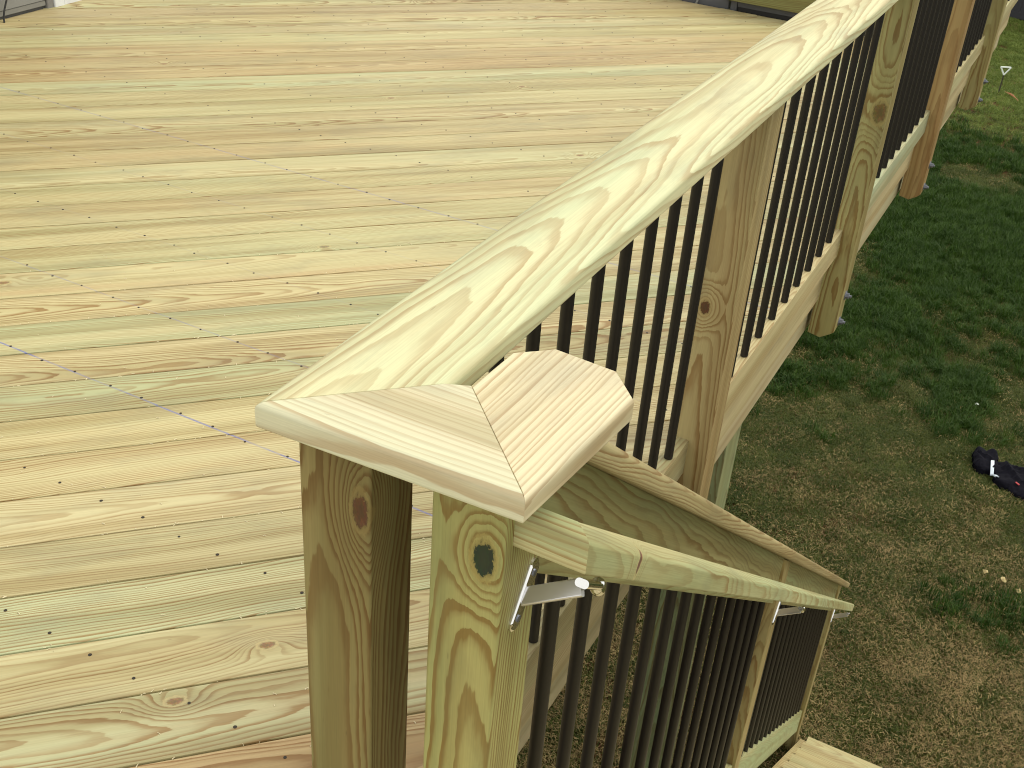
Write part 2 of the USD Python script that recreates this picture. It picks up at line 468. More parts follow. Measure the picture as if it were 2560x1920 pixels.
usdkit.material(stage, L + "/soil_and_turf", {
    "geo": ("geometry", {}),
    "n1": ("noise_texture", {"scale": 0.9, "detail": 5.0, "roughness": 0.62}),
    "n2": ("noise_texture", {"scale": 42.0, "detail": 5.0, "roughness": 0.7}),
    "n3": ("noise_texture", {"scale": 3.1, "detail": 5.0, "roughness": 0.65}),
    "sep": ("separate_xyz", {}),
    "r1": ("rgb_ramp", {"ramp": [(0.36, (0.034, 0.050, 0.010)), (0.54, (0.068, 0.062, 0.019)), (0.68, (0.135, 0.088, 0.036))]}),
    "r2": ("rgb_ramp", {"ramp": [(0.30, (0.30,) * 3), (0.50, (0.85,) * 3), (0.68, (1.7, 1.6, 1.4))]}),
    "mu": ("mix_color", {"blend_type": "multiply", "fac": 1.0, "use_clamp_result": False}),
    "clay": ("rgb_ramp", {"ramp": [(0.40, (0.0,) * 3), (0.56, (1.0,) * 3)]}),
    "un": ("map_range", {"from_min": 0.5, "from_max": -0.3, "to_min": 0.0, "to_max": 1.0, "clamp": True}),
    "cm": ("math", {"math_type": "multiply"}),
    "mc": ("mix_color", {"b": (0.095, 0.040, 0.020)}),
    "bm": ("bump", {"strength": 0.9, "distance": 0.03}),
    "b": ("principled_bsdf", {"roughness": 0.95, "specular_ior_level": 0.1}),
}, [("geo.position", "n1.vector"), ("geo.position", "n2.vector"), ("geo.position", "n3.vector"), ("geo.position", "sep.vector"), ("n1.fac", "r1.fac"), ("n2.fac", "r2.fac"),
    ("n3.fac", "clay.fac"), ("sep.x", "un.value"), ("clay.color", "cm.value1"), ("un.result", "cm.value2"), ("cm.value", "mc.fac"), ("r1.color", "mc.a"),
    ("mc.result", "mu.a"), ("r2.color", "mu.b"), ("mu.result", "b.base_color"), ("n2.fac", "bm.height"), ("bm.normal", "b.normal")], surface="b.BSDF")
g = emit("/World", "ground", np.stack([gx, gy, gz], -1).reshape(-1, 3), gf, "soil_and_turf", smooth=0)
tag(g, kind="structure")


def ground_z(x, y):
    p = np.array([[x, y, 0.0]])
    return float(ZG + (meshkit.fbm(p * 1.1, 3, 3)[0] - 0.5) * 0.07 + (meshkit.fbm(p * 5.0, 3, 8)[0] - 0.5) * 0.035)


# ------------------------------------------------------------------ the deck
DZ = -0.115                        # top of the deck boards
BT = 0.026                         # board thickness
deck = thing("deck", "new raised deck of pale treated pine boards laid diagonally", "deck", (0, 0, 0))
B0, BS = 0.5064, 0.1516
Dd, Dn = np.array([1, 1, 0]) / 2 ** 0.5, np.array([-1, 1, 0]) / 2 ** 0.5
X0, X1, Y0, Y1 = -3.815, 0.004, -2.2, 5.437
LX, LY = 1.35, -0.19               # the part that reaches out to the top of the stairs


def span(n):
    """From where to where along Dd the deck covers the line at distance n along Dn."""
    # point = n*Dn + t*Dd : x = (t - n)/sqrt2, y = (t + n)/sqrt2
    s = 2 ** 0.5
    lo = max(X0 * s + n, Y0 * s - n)
    hi = min(X1 * s + n, Y1 * s - n)
    hi2 = min(LX * s + n, LY * s - n)
    return lo, max(hi, hi2) if (X1 * s + n) <= (LY * s - n) else hi


tones = {-2: ((.98, .84, .75), (.2, .8, .9)), -1: ((.95, .93, .88), (.9, .5, .8)), 0: ((1.03, 1.0, .93), (.3, .2, .75)), 1: ((.95, 1.0, .95), (1.0, .1, 1.0)),
         2: ((.91, .88, .80), (.5, .35, .7)), 3: ((1.03, 1.0, .95), (.2, .1, .6)), 4: ((1.03, 1.0, .92), (.2, .2, .8)), 5: ((1.03, 1.0, .90), (.4, .1, .8)),
         6: ((.92, .92, .84), (1.0, .3, .9)), 7: ((1.03, 1.0, .93), (.4, .2, 1.0)), 8: ((.97, 1.0, .93), (1.1, .0, .7)), 9: ((1.05, 1.02, .93), (.2, .4, .8)),
         10: ((1.0, .97, .87), (.3, 1.1, .5)), 11: ((.98, 1.0, .9), (.9, .2, .8)), 12: ((1.0, 1.0, .9), (.6, .1, .8)), 13: ((.98, .94, .84), (.4, .5, .8)),
         14: ((.98, .98, .87), (.7, .2, .9)), 15: ((.98, .98, .9), (.6, .1, .5)), 16: ((.96, .92, .82), (.4, .3, .9)), 17: ((.93, .89, .79), (.4, .4, .9)),
         18: ((.96, .93, .84), (.5, .3, .9)), 19: ((.98, .98, .88), (.6, .2, .6)), 20: ((1.0, 1.0, .9), (.5, .1, 1.0)), 21: ((.97, 1.0, .93), (1.0, .0, .6)),
         22: ((.95, .86, .75), (.3, .6, .9)), 23: ((.94, .87, .77), (.3, .5, 1.0)), 24: ((.94, .88, .77), (.3, .5, .6)), 25: ((.97, .96, .85), (.5, .2, .5))}
screws = []
for i in range(-26, 38):
    nc = B0 + BS * (i + 0.5)
    lo, hi = span(nc)
    if hi - lo < 0.25:
        continue
    e = BS / 2
    s0 = (span(nc + e * .5)[0] - span(nc - e * .5)[0]) / e
    s1 = (span(nc + e * .5)[1] - span(nc - e * .5)[1]) / e
    s0, s1 = (math.copysign(1, s) if abs(abs(s) - 1) < 0.3 else 0 for s in (s0, s1))
    dz = rng.uniform(-0.0006, 0.0006)
    o = Dn * nc + Z_ * (DZ - BT / 2 + dz)
    v, f = bar(o, Dd, Dn, Z_, lo, hi, BS - rng.uniform(0.0016, 0.0042), BT, 0.0030, 2, s0, s1)
    tint, tone = tones.get(i, ((lambda q: (q, q * rng.uniform(.95, .99), q * rng.uniform(.86, .94)))(rng.uniform(.90, .99)), (rng.uniform(.1, 1), rng.uniform(0, .8), rng.uniform(.5, 1))))
    flat = rng.random() < 0.62
    pith = (rng.uniform(-.05, .05), rng.choice((-1, 1)) * rng.uniform(.03, .07)) if flat else (rng.choice((-1, 1)) * rng.uniform(.10, .2), rng.uniform(-.06, .06))
    kw = {}
    if rng.random() < 0.3:
        kw = dict(knot=((rng.uniform(0.2, 0.9) * (hi - lo) + lo, rng.uniform(-.05, .05), 0), (.024, .014, .05)), kcol=rng.choice(((.34, .20, .11), (.36, .27, .16), (.36, .22, .12))))
    tint = tuple(c * q for c, q in zip(tint, (.835, .855, .80)))
    tone = (tone[0] * .8, tone[1] * .6, tone[2] * 1.45)
    emit(deck, "deck_board", v, f, "pine_deck", 40, wd(o, Dd, Dn, Z_, pith, tint=tint, tone=tone, **kw))
    # two screws on every joist
    for k in range(-9, 14):
        yj = J0 + JS * k
        for q in (-0.036, 0.036):
            n = nc + q + rng.uniform(-.004, .004)
            t = (yj + rng.uniform(-.005, .005)) * 2 ** 0.5 - n
            if lo + .03 < t < hi - .03 and rng.random() < .97:
                screws.append(Dn * n + Dd * t + Z_ * (DZ + dz))
parts = []
for p in screws:
    r = rng.uniform(.0028, .0038)
    parts.append(cyl(p - Z_ * .004, p + Z_ * .0006, r, 7))
s = emit(deck, "screw_heads", *join(*parts), "screw_steel", 0)
tag(s, kind="stuff")
# rim boards on the outer side, joists below, columns
RIM_END = 7.4
for (xa, xb, za, zb, y0, y1, tint, tone, pith) in (
        (-0.026, 0.0105, -0.385, DZ - BT - .001, -.16, RIM_END, (0.76, 0.73, 0.64), (.3, .3, .9), (.02, .06)),
        (-0.052, -0.013, -0.526, -0.3865, -.16, RIM_END, (0.72, 0.70, 0.66), (.5, .2, .6), (.12, .05))):
    o = np.array([(xa + xb) / 2, 0, (za + zb) / 2])
    v, f = bar(o, Y_, Z_, X_, y0, y1, zb - za, xb - xa, .003, 2)
    emit(deck, "rim_board", v, f, "pine", 40, wd(o, Y_, Z_, X_, pith, tint=tint, tone=tone))
for k in range(-1, 14):
    yj = J0 + JS * k
    o = np.array([-1.9, yj, DZ - BT - .096])
    v, f = bar(o, X_, Z_, Y_, -1.9, 1.86, .186, .038, .002, 1)
    emit(deck, "joist", v, f, "pine", 40, wd(o, X_, Z_, Y_, (.1, .05)))
for (x, y) in ((-.085, 2.19), (-3.6, 2.2), (-3.6, 5.2), (-.09, -1.2), (-3.6, -1.2)):
    o = np.array([x, y, 0])
    v, f = bar(o, Z_, X_, Y_, ZG - .1, -.527, .14, .14, .004, 2)
    emit(deck, "support_post", v, f, "pine", 40, wd(o, Z_, X_, Y_, (.01, .05), tint=(.42, .50, .39), tone=(1, 0, .9)))

# ------------------------------------------------------------------ the deck railing
H = 0.792                           # top of the rail cap
CT = 0.0335
guard = thing("deck_railing", "pine railing with black round balusters along the deck edge above the lawn", "railing", (0, 0, 0))
W4 = 0.0889
PY = (0.047, 1.479, 2.930, 4.420, 5.915)
posts = [dict(tint=(.36, .325, .20), tone=(.7, .1, 1.5), pith=(-.012, .055), knot=((.655, .034, -.044), (.036, .015, .03)), kcol=(.25, .12, .085), lab="end post with a reddish knot under the cap"),
         dict(tint=(.54, .49, .36), tone=(.1, .25, 1.1), pith=(-.02, .05), knot=((.245, -.024, -.044), (.026, .016, .03)), kcol=(.15, .07, .035), lab="post with a small dark knot at mid height"),
         dict(tint=(.49, .49, .32), tone=(.4, .0, 1.3), pith=(.012, .04), knot=((.30, .02, -.044), (.05, .03, .03)), kcol=(.3, .2, .1), lab=None),
         dict(tint=(.50, .40, .26), tone=(.0, .9, .9), pith=(.02, .06), knot=((.58, .02, -.044), (.05, .026, .03)), kcol=(.26, .17, .1), lab="browner post"),
         dict(tint=(.51, .50, .33), tone=(.3, .2, 1.1), pith=(.0, .05), lab=None)]
for y, q in zip(PY, posts):
    zb = -0.52
    xl = -.006 if y < 1 else 0.0
    o = np.array([(W4 + xl) / 2, y + W4 / 2, 0])
    v, f = bar(o, Z_, X_, Y_, zb + .03, H - CT + .002, W4 - xl, W4, .0035, 3)
    # chamfered foot
    foot = trimesh.convex.convex_hull(np.array([[x, yy_, z] for (x, yy_, z) in
           [(xl, y, zb + .03), (W4, y, zb + .03), (W4, y + W4, zb + .03), (xl, y + W4, zb + .03), (xl, y + .001, zb + .004), (xl, y + W4 - .001, zb + .004),
            (.045, y + .001, zb - .004), (.045, y + W4 - .001, zb - .004), (.075, y + .012, zb + .012), (.075, y + W4 - .012, zb + .012)]]))
    kw = {k: q[k] for k in ("tint", "tone", "knot", "kcol") if k in q}
    m = emit(guard, "post", *join((v, f), tri(foot)), "pine_post", 40, wd(o, Z_, X_, Y_, q["pith"], **kw))
    if q["lab"]:
        tag(m, q["lab"])
    for zq in (-.365, -.468):
        pth = str(m.GetPath())
        xw = W4
        wash = cyl((xw, y + .052, zq), (xw + .003, y + .052, zq), .017, 14)
        head = cyl((xw + .003, y + .052, zq), (xw + .014, y + .052, zq), .0105, 6)
        stem = cyl((xw + .014, y + .052, zq), (xw + .022, y + .052, zq), .0055, 8)
        emit(pth, "bolt", *join(wash, head, stem), "galvanised_steel", 30)
# bottom rails between the posts and the balusters standing on them
ZR = -0.112
rails = [dict(tint=(0.62, 0.60, 0.50), tone=(.8, .1, .9)), dict(tint=(0.78, 0.75, 0.64), tone=(.3, .2, .9)), dict(tint=(0.72, 0.76, 0.72), tone=(1.2, 0, .6)), dict(tint=(0.74, 0.74, 0.64), tone=(.5, 0, .6)), dict(tint=(0.74, 0.73, 0.62), tone=(.5, 0, .6))]
ends = list(PY) + [7.4]
for k in range(5):
    ya, yb = ends[k] + W4, ends[k + 1]
    o = np.array([.019, 0, ZR - .05])
    v, f = bar(o, Y_, X_, Z_, ya, yb, .038, .100, .003, 2)
    emit(guard, "bottom_rail", v, f, "pine", 40, wd(o, Y_, X_, Z_, (.03, .08), **rails[k]))
    n = max(1, round((yb - ya) / 0.1205) - 1)
    first = {1: 1.894, 2: 3.4691 - 3 * .1208}.get(k)
    for j in range(n):
        y = ya + (yb - ya) * (j + 1) / (n + 1) if k else yb - .0955 - .1155 * j
        if y < 7.3:
            emit(guard, "baluster", *cyl((.0222, y, ZR + .0015), (.0222, y, H - CT + .0012), .0105, 14), "black_aluminium", 50)
# cap: long rail, mitred end piece and the short return piece above the stair post
P1, P2, I1, I2 = (-.0195, -.0045), (.2905, .0060), (.1290, .1405), (.1490, .1500)
cap_tint, cap_tone = (.93, .985, .93), (.7, .0, .80)
CE = 7.4
poly = [P1, I1, (.1300, CE), (-.0165, CE)]
o = np.array([.058, 0, H - CT / 2])
v, f = slab(poly, H - CT, H, [.0006, .0085, .002, .0085], [.0006, .006, .002, .006], 5)
emit(guard, "cap_rail", v, f, "pine_cap", 50, wd(o, Y_, -X_, Z_, (.012, -.052), off_u=23.0, tint=cap_tint, tone=cap_tone))
poly = [P1, P2, I2, I1]
o = np.array([.14, .07, H - CT / 2])
v, f = slab(poly, H - CT, H, [.0085, .0006, .003, .0006], [.006, .0006, .003, .0006], 5)
uu = np.array([math.cos(.035), math.sin(.035), 0]); vv = np.array([-math.sin(.035), math.cos(.035), 0])
m = emit(guard, "end_cap", v, f, "pine_cap", 50, wd(o, uu, vv, Z_, (-.24, .05), off_u=3.0, tint=(.95, .99, 1.06), tone=(.5, .12, .70)))
tag(m, "mitred cap piece across the railing's near end")
poly = [P2, (.3085, .2266), (.2701, .2688), (.1905, .2744), (.1525, .2380), I2]
v, f = slab(poly, H - CT, H, [.0085, .007, .007, .007, .006, .0006], [.006, .005, .005, .005, .005, .001], 5)
uu = np.array([math.sin(.083), math.cos(.083), 0]); vv = np.array([-math.cos(.083), math.sin(.083), 0])
m = emit(guard, "return_cap", v, f, "pine_cap", 50, wd(np.array([.22, .14, H - CT / 2]), uu, vv, Z_, (.26, .04), off_u=8.0, tint=(.97, .985, 1.02), tone=(.05, .12, .85)))
tag(m, "short cap piece with two clipped corners above the stair post")

# ------------------------------------------------------------------ the stairs
SL = -0.8215                        # rise per run of the stairs
ca = 1 / math.hypot(1, SL)
S_ = np.array([0, ca, SL * ca])     # down the slope
N_ = np.array([0, -SL * ca, ca])    # square to it
stairs = thing("stairs", "pine staircase running down beside the deck to the lawn", "stairs", (0, 0, 0))
TX0, TX1 = .3085, 1.215
RISE, RUN = .1936, .2357
for k in range(18):
    yn, zn = 4.105 - RUN * k, -3.60 + RISE * k
    for q in range(2):
        y1 = yn - q * .139
        o = np.array([(TX0 + TX1) / 2, y1 - .069, zn - .019])
        v, f = bar(o, X_, Y_, Z_, -(TX1 - TX0) / 2, (TX1 - TX0) / 2, .1365, .038, .005, 2)
        g_ = rng.random()
        emit(stairs, "tread_board", v, f, "pine", 40, wd(o, X_, Y_, Z_, (rng.uniform(-.05, .05), rng.choice((-1, 1)) * rng.uniform(.04, .08)), tint=(.78, .73 + .04 * g_, .60), tone=(g_, .2, .8)))
for xa in (.2695, TX1 + .0005):
    # skirt: its upper edge runs just over the nosings
    top = lambda y: -3.652 + SL * (y - 4.105)
    ya, yb = -.17, 4.13
    prof = [(ya, top(ya)), (yb, top(yb)), (yb, top(yb) - .12), (yb - .35, top(yb) - .16), (ya, top(ya) - .30)]
    o = np.array([xa + .019, 2.0, top(2.0) - .14])
    vs = np.array([[x, y, z] for x in (xa, xa + .038) for (y, z) in prof])
    h = trimesh.Trimesh(vs, [(0, 1, 2), (0, 2, 3), (0, 3, 4), (5, 7, 6), (5, 8, 7), (5, 9, 8)] + [t for i in range(5) for t in ((i, i + 5, (i + 1) % 5 + 5), (i, (i + 1) % 5 + 5, (i + 1) % 5))], process=False)
    trimesh.repair.fix_normals(h)
    emit(stairs, "stringer", *tri(h), "pine", 30, wd(o, S_, N_, X_, (.03, .07), tint=(.78, .71, .56), tone=(.3, .1, .9)))

# ------------------------------------------------------------------ the stair railing
srail = thing("stair_railing", "sloping pine stair railing with black balusters going down beside the deck", "railing", (0, 0, 0))
SX0, SX1 = .1630, .2519
mid0, end0 = 2.020, 4.065
btop = lambda y: .655 + SL * (y - .266)         # top edge of the upper board
for (y, zt, zb, q) in ((.0510, H - CT + .001, -.60, dict(tint=(.53, .535, .31), tone=(.7, .0, 1.6), knot=((.655, .021, -.044), (.036, .0185, .03)), kcol=(.026, .044, .038))),
                       (mid0, btop(mid0), -2.9, dict(tint=(.56, .51, .34), tone=(.3, .2, 1.1), knot=((-.98, -.01, -.044), (.09, .02, .03)), kcol=(.3, .22, .12))),
                       (end0, btop(end0), ZG - .3, dict(tint=(.56, .53, .36), tone=(.3, .1, 1.0)))):
    o = np.array([(SX0 + SX1) / 2, y + W4 / 2, 0])
    v, f = bar(o, Z_, X_, Y_, zb, zt, W4, W4, .0035, 3)
    if y > 1:
        hi_ = v[:, 2] > zt - .1
        v[hi_, 2] = btop(v[hi_, 1]) - .003
    m = emit(srail, "post", v, f, "pine_post", 40, wd(o, Z_, X_, Y_, (.012, .048), **q))
    if y < 1:
        tag(m, "top post with a dark green-black knot")
for (ya, yb, q) in ((.1395, mid0 + .001, dict(tint=(.49, .50, .345), tone=(.9, .1, .9))), (mid0 + W4 - .001, end0 + .001, dict(tint=(.49, .51, .36), tone=(1.0, .1, .9)))):
    for nm, ztop, hgt in (("upper_board", btop, .140), ("bottom_rail", lambda y: -2.675 + SL * (y - 3.19), .130)):
        h2 = hgt / ca
        vs = []
        for x in (.205, .243):
            for y in (ya, yb):
                vs += [(x, y, ztop(y)), (x, y, ztop(y) - h2)]
        o = np.array([.224, (ya + yb) / 2, ztop((ya + yb) / 2) - h2 / 2])
        h = trimesh.convex.convex_hull(np.array(vs))
        qq = q if nm == "upper_board" else dict(tint=(.66, .73, .58), tone=(1.2, 0, .5))
        emit(srail, nm, *tri(h), "pine", 30, wd(o, S_, N_, X_, (-.01, -.06), **qq))
    L_ = yb - ya
    n = round(L_ / .1175) - 1
    for j in range(n):
        y = ya + L_ * (j + 1) / (n + 1)
        emit(srail, "baluster", *cyl((.228, y, -2.675 + SL * (y - 3.19) - .004), (.228, y, btop(y) - .140 / ca + .012), .0105, 14), "black_aluminium", 50)
# cap of the stair railing
o = np.array([.207, 0, 0.0])
base = np.array([.207, .266, btop(.266)]) + N_ * .0162
t0, t1 = -.11, (4.30 - .266) / ca
v, f = bar(base, S_, X_, N_, t0, t1, .140, .031, .010, 5)
emit(srail, "cap", v, f, "pine", 50, wd(base, S_, X_, N_, (.11, .05), tint=(.60, .56, .44), tone=(.2, .1, 1.2)))

# ------------------------------------------------------------------ the handrail and its brackets
hand = thing("handrail", "slim pine handrail on chrome brackets, mitred back to the top stair post", "handrail", (0, 0, 0))
hx = .3225                          # centre of the sloping run
hh, hw = .0395, .0265
zc = .676                            # centre height where the run starts
yc = .0835
ab = math.atan(SL) / 2
# return piece: along x from the post to the mitre
o = np.array([.29, yc, zc + .015])
v, f = bar(np.array([0, yc, .6905]), X_, Y_, Z_, .2517, hx, hw, .0465, .0055, 4, 0.0, -1.0)
emit(hand, "return_piece", v, f, "pine", 50, wd(o, X_, Y_, Z_, (.09, .12), off_u=5.5, tint=(.80, .85, .70), tone=(1.3, .9, .9)))
# sloping run
st = np.array([hx, yc, .692])
v, f = bar(st, S_, X_, N_, 0, 1, hw, hh, .006, 4)
n_ = len(v) // 2
loc = v - st
Lr = (4.20 - yc) / ca
vv = v.copy()
for i in range(len(v)):
    b = loc[i] @ N_; a = loc[i] @ X_
    t = (a + 0.0) / ca if i < n_ else Lr   # mitre in plan at the top end
    vv[i] = st + X_ * a + N_ * b + S_ * t
    if i < n_:
        vv[i] = st + X_ * a - Y_ * a + Z_ * (b * .0465 / hh - .0015)
m = emit(hand, "rail", vv, f, "pine", 50, wd(st + S_ * 2, S_, X_, N_, (.15, -.02), off_u=17.0, tint=(.76, .81, .66), tone=(1.2, .25, .9), knot=((-1.78, .017, .003), (.010, .022, .03)), kcol=(.24, .12, .09)))


def bracket(y, z):
    """Wall bracket at the post face, y and z of the plate's centre."""
    b = UsdGeom.Xform.Define(stage, numbered(hand, "bracket"))
    pth = str(b.GetPath())
    pl = np.array([0, .060, .080]); pl /= np.linalg.norm(pl)        # the plate's long axis
    pc = np.array([.2519, y, z])
    q = np.cross(X_, pl)
    # rounded plate
    ring = []
    for a in np.linspace(0, 2 * math.pi, 28, endpoint=False):
        c_, s_ = math.cos(a), math.sin(a)
        ring.append(pl * (.031 * (1 if c_ > 0 else -1) * (abs(c_) > 1e-9) + .0125 * c_) + q * .0125 * s_)
    ring = np.array(ring)
    V = np.vstack([pc + ring, pc + ring + X_ * .003, pc + ring * .93 + X_ * .0046])
    F = []
    n = len(ring)
    for j in range(2):
        for i in range(n):
            a, c = j * n + i, j * n + (i + 1) % n
            F += [(a, c, c + n), (a, c + n, a + n)]
    for i in range(1, n - 1):
        F.append((2 * n, 2 * n + i, 2 * n + i + 1))
    h = trimesh.Trimesh(V, F, process=False)
    trimesh.repair.fix_normals(h)
    scr = [cyl(pc + pl * s_ + X_ * .004, pc + pl * s_ + X_ * .0058, .0045, 10) for s_ in (-.027, .027)]
    emit(pth, "plate", *tri(h), "polished_chrome", 35)
    emit(pth, "screw", *scr[0], "galvanised_steel", 35)
    emit(pth, "screw", *scr[1], "galvanised_steel", 35)
    # arm: a flat bar rising outwards to the underside of the rail
    a0 = pc + np.array([.003, -.006, .002])
    a1 = np.array([hx - .001, y + .0, z + .044])
    U = (a1 - a0) / np.linalg.norm(a1 - a0)
    V_ = np.array([0, .66, .75]); V_ -= U * (V_ @ U); V_ /= np.linalg.norm(V_)
    W_ = np.cross(U, V_)
    v1 = bar(a0, U, V_, W_, 0, np.linalg.norm(a1 - a0), .0210, .0065, .0022, 3)
    emit(pth, "arm", *v1, "satin_chrome", 40)
    # saddle bar under the rail with a rounded tip
    s0 = a1 + N_ * .004 - S_ * .006
    bar1 = bar(s0, S_, X_, N_, -.002, .062, .016, .010, .0045, 4)
    ball = trimesh.creation.icosphere(3, .0095)
    ball.apply_scale((1.0, .9, 1.35))
    ball.apply_translation(s0 + S_ * .066 - Z_ * .002)
    emit(pth, "saddle", *bar1, "polished_chrome", 40)
    emit(pth, "tip", *tri(ball), "polished_chrome", 60)


zl = lambda y: .692 + SL * (y - yc) - hh / 2 / ca
for y in (.106, mid0 + .045, end0 + .045):
    bracket(y, zl(y) - .073)

# ------------------------------------------------------------------ house wall on the left, step platform at the far end
house = thing("house", "gray sided house wall with white door trim behind the deck", "house", (0, 0, 0))
wx = -3.82
k = 0
z = -.098
emit(house, "starter_strip", *box(wx - .05, wx + .004, -3, 3.137, -.118, -.099, .001), "slate_panel", 30)
emit(house, "siding_board", *box(wx - .05, wx + .016, -3, 3.137, -.0985, -.077, .006), "gray_vinyl", 30)
while z < 2.7:
    zz0 = -.074 + k * .112
    vs = [(wx - .05, y, zq) for y in (-3, 3.137) for zq in (zz0, zz0 + .110)] + [(wx + .018, y, zz0) for y in (-3, 3.137)] + [(wx + .004, y, zz0 + .110) for y in (-3, 3.137)]
    emit(house, "siding_board", *tri(trimesh.convex.convex_hull(np.array(vs))), "gray_vinyl", 30)
    z = zz0 + .11
    k += 1
emit(house, "corner_trim", *box(wx - .05, wx + .022, 3.139, 3.1765, -.117, 2.8, .003), "gray_trim", 30)
emit(house, "door_casing", *box(wx - .05, wx + .030, 3.178, 3.235, -.1145, 2.1, .003), "white_trim", 30)
emit(house, "door_sill", *box(wx - .05, wx + .026, 3.2355, 5.0, -.1145, -.09, .003), "white_trim", 30)
emit(house, "door", *box(wx - .05, wx + .004, 3.2355, 5.0, -.0895, 2.05, .003), "white_trim", 30)
emit(house, "door_head", *box(wx - .05, wx + .030, 3.2355, 5.0, 2.051, 2.12, .003), "white_trim", 30)
emit(house, "wall", *box(wx - .35, wx - .052, -3, 5.4, ZG - .1, 2.8, .003), "gray_vinyl", 30)

step = thing("step_platform", "gray panelled step with a treated pine board at the deck's far end", "step", (0, 0, 0))
SY = 5.460
emit(step, "base_strip", *box(-1.195, -.03, SY + .012, SY + .05, -.125, -.098, .002), "black_rubber", 30)
emit(step, "skirt_panel", *box(-1.195, -.03, SY + .006, SY + .05, -.0975, -.086, .002), "slate_panel", 30)
emit(step, "skirt_panel", *box(-1.195, -.03, SY + .002, SY + .05, -.0855, -.03, .002), "slate_panel", 30)
emit(step, "panel_post", *box(-1.231, -1.1955, SY - .004, SY + .05, -.125, .1, .003), "slate_panel", 30)
emit(step, "skirt_panel", *box(-3.7, -1.243, SY + .004, SY + .05, -.125, .1, .004), "slate_panel", 30)
o = np.array([-1.432, SY - .004, -.05])
emit(step, "panel_rib", *bar((-1.41, SY - .0, -.07), np.array([.30, 0, .95]) / np.hypot(.3, .95), np.array([.95, 0, -.30]) / np.hypot(.3, .95), -Y_, -.06, .2, .011, .006, .001, 1), "gray_vinyl", 30)
o = np.array([-.6, SY - .012, .052])
v, f = bar(o, X_, Z_, Y_, -.66, .57, .235, .030, .003, 2)
emit(step, "front_board", v, f, "pine", 40, wd(o, X_, Z_, Y_, (.03, .07), tint=(.32, .33, .18), tone=(1, 0, .8)))
for q in range(7):
    y = SY + .08 + .142 * q
    o = np.array([-.9, y + .02, .155])
    v, f = bar(o, X_, Y_, Z_, -.9, .87, .139, .026, .004, 2)
    emit(step, "step_board", v, f, "pine", 40, wd(o, X_, Y_, Z_, (.02, .06)))

cable = emit("/World", "cable", *tube([(-3.765, 2.852, DZ + .002), (-3.770, 2.857, DZ + .02), (-3.779, 2.873, DZ + .046), (-3.784, 2.899, DZ + .088), (-3.790, 2.95, DZ + .25), (-3.795, 2.99, DZ + .6), (-3.796, 3.0, 1.6)], .0042, 8), "black_rubber", 50)
tag(cable, "thin black cable rising from the deck boards against the gray siding", "cable")

# ------------------------------------------------------------------ things on the lawn
fence = thing("dark_fence", "black board fence at the far edge of the lawn", "fence", (0, 0, 0))
fa, fb_ = np.array([-1.252, 22.84, ZG]), np.array([-.909, 22.76, ZG])
fd = (fb_ - fa) / np.linalg.norm(fb_ - fa)
fn_ = np.cross(Z_, fd)
for k in range(-6, 46):
    o = fa + fd * (k * .142) + fn_ * .05
    v, f = bar(o, Z_, fd, fn_, -.05, 1.75, .136, .022, .002, 1)
    emit(fence, "fence_board", v, f, "dark_fence_paint", 30)
v, f = bar(fa + fn_ * .02 + Z_ * .10, fd, Z_, fn_, -.9, 6.4, .12, .03, .003, 1)
emit(fence, "kick_board", v, f, "dark_fence_paint", 30)


jz = ground_z(.75, 7.7)
jk = thing("jacket", "dark navy jacket with a white reflective strip lying crumpled on the grass", "jacket", (0, 0, 0))
blobs = [(.700, 7.71, .060, .125), (.775, 7.745, .062, .10), (.745, 7.62, .085, .13), (.880, 7.61, .15, .105), (1.05, 7.57, .20, .15), (1.25, 7.55, .25, .26), (.92, 7.47, .09, .10), (1.10, 7.43, .16, .13)]
jx, jy = np.meshgrid(np.arange(.58, 1.52, .0085), np.arange(7.18, 8.06, .0085))
fld = np.zeros_like(jx) - 1
for (cx, cy, a, b) in blobs:
    fld = np.maximum(fld, 1 - ((jx - cx) / a) ** 2 - ((jy - cy) / b) ** 2)
jp = np.stack([jx, jy, 0 * jx], -1)
fld = fld + (meshkit.fbm(jp * 14, 3, 61) - .5) * .30
w1 = meshkit.fbm(jp * 5, 2, 62)
fold = 1 - np.abs(2 * meshkit.noise(np.stack([jx * 9 + jy * 6 + w1 * 3, jy * 5 - jx * 2 + w1 * 4, 0 * jx], -1), 63) - 1)
crease = 1 - np.abs(2 * meshkit.fbm(jp * np.array([26, 17, 1]) + w1[..., None] * 2, 2, 64) - 1)
hgt_ = np.clip(fld, 0, 1) ** .35 * (.024 + .042 * fold ** 1.5 + .022 * crease) + .012
jv = np.stack([jx, jy, jz + hgt_ + .01], -1).reshape(-1, 3)
m_, n_x = jx.shape
on = fld > 0
jf = []
for r_ in range(m_ - 1):
    for c_ in range(n_x - 1):
        if on[r_, c_] and on[r_ + 1, c_] and on[r_, c_ + 1] and on[r_ + 1, c_ + 1]:
            a = r_ * n_x + c_
            jf += [(a, a + 1, a + n_x + 1), (a, a + n_x + 1, a + n_x)]
tm = trimesh.Trimesh(jv, jf, process=False)
tm.remove_unreferenced_vertices()
be = tm.edges[trimesh.grouping.group_rows(tm.edges_sorted, require_count=1)]
nv = len(tm.vertices)
low = np.array(tm.vertices); low[:, 2] = jz - .02
skirt = [t for a, b in be for t in ((a, a + nv, b + nv), (a, b + nv, b))]
emit(jk, "body", np.vstack([tm.vertices, low]), np.vstack([tm.faces, np.array(skirt)]), "navy_fleece", 60)


def jacket_z(x, y):
    return float(tm.vertices[np.argmin((tm.vertices[:, 0] - x) ** 2 + (tm.vertices[:, 1] - y) ** 2), 2])


